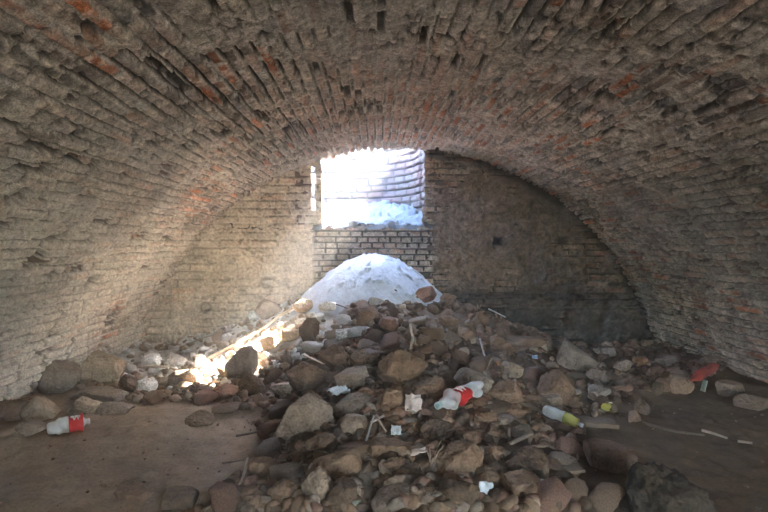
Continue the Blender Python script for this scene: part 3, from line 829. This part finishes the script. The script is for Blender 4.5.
crumple(486, 500, .085, .085, M_scrap, 'white folded scrap standing at the bottom edge right of the dark crumbly boulder', 'plastic_scrap', 'scrap', 5, .05, (1.1, .2, .3), .2)
crumple(339, 409, .16, .07, M_scrap, 'flattened whitish plastic film on the greyish boulder with white flecks', 'plastic_film', 'plastic film', 6, .13, (.5, 0, .4), .3)
crumple(418, 470, .09, .05, M_paper, 'small pink chip lying on the dark sloping stone', 'brick_chip', 'chip', 7, .10, (.3, -.2, 0), .1)
crumple(535, 363, .06, .05, plain('blue_plastic', (.28, .40, .55), .4), 'tiny bluish plastic scrap near the top of the right slope', 'plastic_scrap', 'scrap', 8, .06)

# ------------------------------------------------------------------ bottles
def lathe(name, prof, mat, parent, crush, sd, seg=28, x0=None, x1=None):
    """profile of (x along the axis, r); crushed out of round"""
    V, Fq = [], []
    for i, (x, r) in enumerate(prof):
        for k in range(seg):
            t = 2*math.pi*k/seg
            q = 1+crush*(float(vn(np.array(x*28+sd), np.array(t*1.3)))-.5)*1.6
            fl = 1-crush*.55*(.5+.5*math.sin(x*17+sd))
            V.append((x, math.cos(t)*r*q, math.sin(t)*r*q*fl))
    n = len(prof)
    for i in range(n-1):
        for k in range(seg):
            Fq.append((i*seg+k, i*seg+(k+1) % seg, (i+1)*seg+(k+1) % seg, (i+1)*seg+k))
    Fq.append(tuple(range(seg))[::-1]); Fq.append(tuple((n-1)*seg+k for k in range(seg)))
    me = bpy.data.meshes.new(name); me.from_pydata(V, [], Fq); me.polygons.foreach_set('use_smooth', [True]*len(me.polygons))
    return link(name, me, mat, parent)
def dense(prof, step=.006):
    out = []
    for (a, b), (c, d) in zip(prof[:-1], prof[1:]):
        n = max(1, int(abs(c-a)/step))
        for i in range(n): out.append((a+(c-a)*i/n, b+(d-b)*i/n))
    out.append(prof[-1]); return out
def bottle(A, B, R, body, labm, lab_rng, crush, sd, label, cap=None, lift=.04, script=False):
    """A: bottom end, B: neck end, both as view spots on the ground"""
    a = Vector(at(*A)); b = Vector(at(*B)); a.z += lift; b.z += lift
    L = (b-a).length; root = bpy.data.objects.new('plastic_bottle', None); C.objects.link(root)
    root.location = a; root.rotation_mode = 'QUATERNION'; root.rotation_quaternion = (b-a).to_track_quat('X', 'Z')
    tag(root, label, 'bottle')
    prof = dense([(0, R*.55), (.01, R*.9), (.03, R), (L*.18, R*.94), (L*.22, R), (L*.55, R), (L*.60, R*.95), (L*.66, R), (L*.78, R*.8), (L*.88, R*.42), (L*.92, R*.32), (L*.96, R*.32)])
    lathe('bottle_body', prof, body, root, crush, sd)
    l0, l1 = lab_rng
    lb = lathe('label', dense([(L*l0, R*1.03), (L*l1, R*1.03)]), labm, root, crush, sd)
    if script:   # white script like swirl across the red label
        P = []
        for i in range(15):
            t = i/14; x = L*(l0+.06+(l1-l0-.12)*t)+0; ang = 1.25+.55*math.sin(t*15)+.1
            P.append((x, math.cos(ang)*R*1.08, math.sin(ang)*R*1.02))
        link('lettering', tube_mesh('lettering', P, R*.07, R*.05, 6), M_white, lb)
        P = [(x, -p1, p2) for x, p1, p2 in P]
        link('lettering', tube_mesh('lettering', P, R*.07, R*.05, 6), M_white, lb)
    if cap: lathe('cap', [(L*.93, R*.38), (L*.935, R*.4), (L*1.0, R*.4), (L*1.005, R*.36)], cap, root, 0, sd)
    return root
bottle((47, 436), (90, 428), .052, M_clear, M_red, (.50, .84), .45, 2, 'empty crushed clear bottle with a red label on the bare earth at far left', M_clear, .05, True)
bottle((478, 404), (437, 424), .055, M_clear, M_red, (.34, .62), .55, 5, 'crushed clear bottle with a red and white label lying in the centre of the rubble', M_green, .11, True)
bottle((543, 424), (583, 441), .036, M_clear, M_yellow, (.52, .88), .35, 9, 'small clear bottle with a yellow label on the right of the rubble', M_scrap, .10)
bottle((715, 373), (690, 389), .042, M_redpl, M_redpl, (.3, .7), .35, 12, 'dusty red bottle lying at the foot of the right vault', M_redpl, .07)
# yellow cup
def cup():
    X, Y, Z = at(607, 411)
    root = bpy.data.objects.new('plastic_cup', None); C.objects.link(root); root.location = (X, Y, Z+.03); root.rotation_euler = (.2, .3, .6)
    tag(root, 'small crumpled yellow cup right of the squat grey block on bare earth', 'cup')
    lathe('cup_body', dense([(-.04, .028), (.035, .036)]), M_yellow, root, .3, 3)
    lathe('rim', [(.033, .036), (.036, .040), (.040, .040), (.041, .035)], M_scrap, root, .3, 3)
cup()

# ------------------------------------------------------------------ dusty air
def haze():
    V = [(x, y, z) for x in (-3.0, 3.7) for y in (-3.3, 8.3) for z in (-.1, 3.1)]
    Fq = [(0, 1, 3, 2), (4, 6, 7, 5), (0, 4, 5, 1), (2, 3, 7, 6), (0, 2, 6, 4), (1, 5, 7, 3)]
    me = bpy.data.meshes.new('dusty_air'); me.from_pydata(V, [], Fq)
    m = bpy.data.materials.new('dusty_air'); m.use_nodes = True; nt = m.node_tree; nt.nodes.remove(nt.nodes['Principled BSDF'])
    v = nt.nodes.new('ShaderNodeVolumeScatter'); v.inputs['Density'].default_value = HAZE; v.inputs['Anisotropy'].default_value = .35
    v.inputs['Color'].default_value = (.9, .95, 1, 1)
    nt.links.new(v.outputs[0], nt.nodes['Material Output'].inputs['Volume'])
    link('dusty_air', me, m, kind='stuff', label='thin dusty air lit by the beam from the opening', cat='haze')
HAZE = .02
haze()

# ------------------------------------------------------------------ light
w = bpy.data.worlds.new('sky'); bpy.context.scene.world = w; w.use_nodes = True
bg = w.node_tree.nodes['Background']; sky = w.node_tree.nodes.new('ShaderNodeTexSky')
sky.sky_type = 'NISHITA'; sky.sun_disc = False; sky.sun_elevation = math.radians(45); sky.sun_rotation = math.radians(45)
w.node_tree.links.new(sky.outputs[0], bg.inputs[0]); bg.inputs[1].default_value = 5
sl = bpy.data.lights.new('sun', 'SUN'); sl.energy = 95; sl.angle = math.radians(.6); sl.color = (1, .9, .76)
so = bpy.data.objects.new('sun', sl); C.objects.link(so)
d = Vector((-.94, -1.15, -1.55)); so.rotation_euler = d.to_track_quat('-Z', 'Y').to_euler()
al = bpy.data.lights.new('added_rear_fill', 'AREA'); al.shape = 'RECTANGLE'; al.size = 1.2; al.size_y = 1.8; al.energy = 13.5; al.color = (1, .89, .74)
ao = bpy.data.objects.new('added_rear_fill', al); C.objects.link(ao); ao.location = (1.9, -3.4, .92); ao.rotation_euler = (math.radians(90), 0, 0)  # added fill lamp, out of view behind the camera

sc = bpy.context.scene
sc.view_settings.view_transform = 'Standard'; sc.view_settings.look = 'None'; sc.view_settings.gamma = 1
sc.view_settings.use_curve_mapping = False; sc.view_settings.exposure = 1.62
sc.cycles.max_bounces = 10; sc.cycles.diffuse_bounces = 6; sc.cycles.volume_bounces = 1; sc.cycles.transparent_max_bounces = 8
sc.cycles.use_denoising = True
